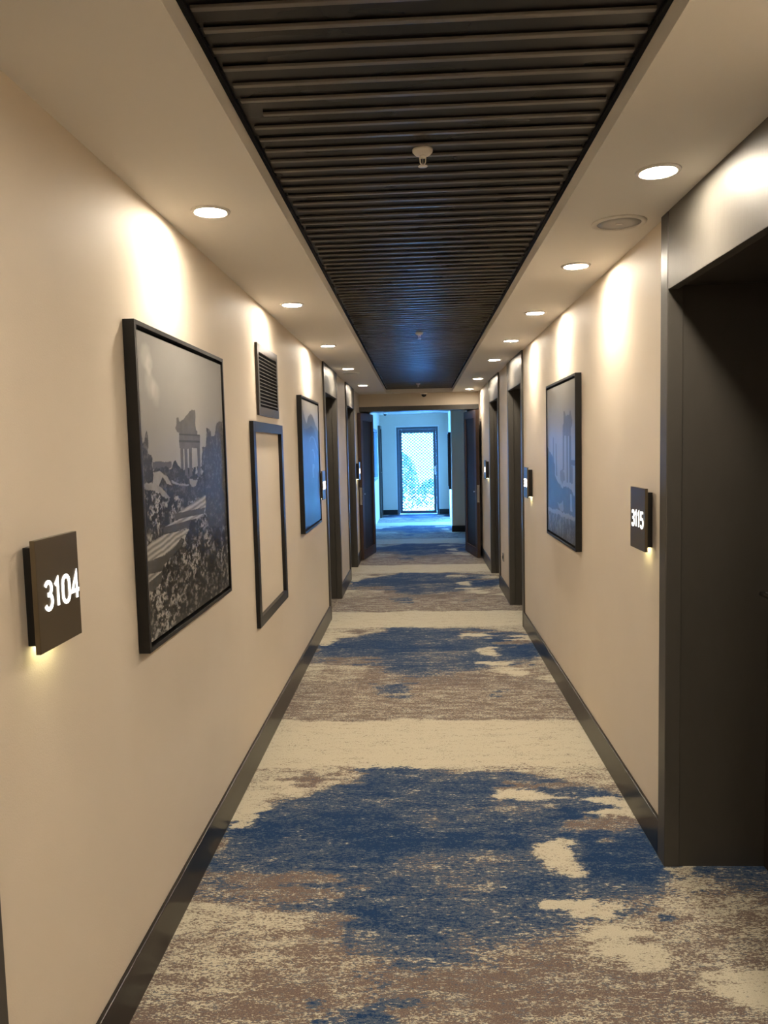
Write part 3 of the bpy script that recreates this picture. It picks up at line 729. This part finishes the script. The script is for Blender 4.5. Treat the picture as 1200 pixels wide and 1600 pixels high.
# ------------------------------------------------------------------ louvred grille, framed wall panel, socket, lobby picture
root = empty('ventilation_grille', (XL, 4.28, 1.742)); tag(root, 'black louvred ventilation grille high on the left wall above the empty frame', 'air grille')
bm = newbm(); h, H = .285, .374
box(bm, 0.0005, .014, -h, -h + .035, 0, H, .001); box(bm, 0.0005, .014, h - .035, h, 0, H, .001)
box(bm, 0.0005, .014, -h + .035, h - .035, 0, .045, .001); box(bm, 0.0005, .014, -h + .035, h - .035, H - .045, H, .001)
obj('grille_frame', bm, M_DKMETAL, root)
bm = newbm(); box(bm, .0005, .003, -h + .035, h - .035, .045, H - .045); obj('dark_backing', bm, M_VOID, root)
for k in range(14):
    bm = newbm(); z = .062 + k * .0192
    M = Matrix.Translation((.0085, 0, z)) @ Matrix.Rotation(math.radians(28), 4, 'Y')
    box(bm, -.0065, .0045, -h + .036, h - .036, -.0007, .0007, 0, M); box(bm, .0115, .0130, -h + .036, h - .036, z - .0042, z - .0012); obj('louvre', bm, M_LIP, root)
bm = newbm(); lathe(bm, [(0, .003), (.004, .002), (.005, 0), (0, 0)], 12, Matrix.Translation((.014, h - .018, .19)) @ Matrix.Rotation(PI / 2, 4, 'Y')); obj('screw', bm, M_STEEL, root)
root = empty('panel_frame', (XL, 4.215, .656)); tag(root, 'tall empty black frame around bare wallpaper below the grille', 'frame')
h, H, F = .415, 1.048, .052
for nm, y0, y1, z0, z1 in (('stile', -h, -h + F, 0, H), ('stile', h - F, h, 0, H), ('rail', -h + F, h - F, 0, F), ('rail', -h + F, h - F, H - F, H)):
    bm = newbm(); box(bm, .0005, .021, y0, y1, z0, z1, .0012); obj(nm, bm, M_BLACK, root)
root = empty('wall_socket', (XR, 8.08, .38)); tag(root, 'small wall socket with dark insert low on the right wall', 'socket')
bm = newbm(); box(bm, -.010, -.0005, -.043, .043, -.043, .043, .003); obj('cover_plate', bm, M_STEEL, root)
bm = newbm(); lathe(bm, [(0, .004), (.018, .004), (.022, .0), (0, 0)], 24, Matrix.Translation((-.010, 0, 0)) @ Matrix.Rotation(-PI / 2, 4, 'Y')); obj('socket_insert', bm, M_VOID, root)
fx = lambda y: .612 + (y - 14.07) * (.103 / 3.93)
root = empty('lobby_picture', (fx(14.9), 14.9, .76), -math.atan(.103 / 3.93)); tag(root, 'dark framed picture seen edge-on on the right lobby wall', 'framed picture')
bm = newbm()
for y0, y1, z0, z1 in ((-.45, -.43, 0, 1.07), (.43, .45, 0, 1.07), (-.43, .43, 0, .02), (-.43, .43, 1.05, 1.07)): box(bm, -.05, -.001, y0, y1, z0, z1, .001)
obj('frame', bm, M_BLACK, root)
bm = newbm(); box(bm, -.035, -.001, -.43, .43, .02, 1.05); obj('dark_panel', bm, M_VOID, root)

# ------------------------------------------------------------------ daylight and camera
w = bpy.data.worlds.new('sky'); bpy.context.scene.world = w; w.use_nodes = True
bg = w.node_tree.nodes['Background']; bg.inputs['Color'].default_value = (*SKY_C, 1); 
wn = w.node_tree
tc = wn.nodes.new('ShaderNodeTexCoord'); sx = wn.nodes.new('ShaderNodeSeparateXYZ'); mr = wn.nodes.new('ShaderNodeMapRange')
wn.links.new(tc.outputs['Generated'], sx.inputs[0]); wn.links.new(sx.outputs['Z'], mr.inputs['Value'])
# overcast sky: dim at the horizon, several times brighter higher up
mr.inputs['From Min'].default_value = .05; mr.inputs['From Max'].default_value = .45
mr.inputs['To Min'].default_value = SKY_S * .15; mr.inputs['To Max'].default_value = SKY_S * 1.3
wn.links.new(mr.outputs['Result'], bg.inputs['Strength'])
def portal(loc, rot, sx, sy):
    ld = bpy.data.lights.new('daylight_portal', 'AREA'); ld.shape = 'RECTANGLE'; ld.size = sx; ld.size_y = sy; ld.cycles.is_portal = True
    o = bpy.data.objects.new('daylight_portal', ld); COL.objects.link(o); o.location = loc; o.rotation_euler = rot
portal((-.006, 18.24, 1.0), (-PI / 2, 0, 0), .97, 2.04)
portal((-1.10, 15.925, 1.43), (0, -PI / 2, 0), 1.06, 1.45)
cam = bpy.data.cameras.new('camera'); co = bpy.data.objects.new('camera', cam); COL.objects.link(co)
R = [[0.9987637786145901, 0.020274904705876177, 0.045385490706544664], [0.043557498179644466, 0.08296666319932279, -0.9955999583918735], [-0.02395117700315541, 0.996346054860829, 0.08198097391118103]]
co.matrix_world = Matrix([R[0] + [0], R[1] + [0], R[2] + [1.55], [0, 0, 0, 1]])
cam.sensor_fit = 'VERTICAL'; cam.sensor_height = 36; cam.lens = 27.0; cam.clip_start = .02
sc = bpy.context.scene; sc.camera = co
sc.view_settings.view_transform = 'Standard'; sc.view_settings.look = 'None'; sc.view_settings.gamma = 1
sc.view_settings.use_curve_mapping = False; sc.view_settings.exposure = EXPO
sc.cycles.use_denoising = True
sc.cycles.max_bounces = 10; sc.cycles.diffuse_bounces = 6; sc.cycles.glossy_bounces = 4
sc.cycles.sample_clamp_indirect = 8
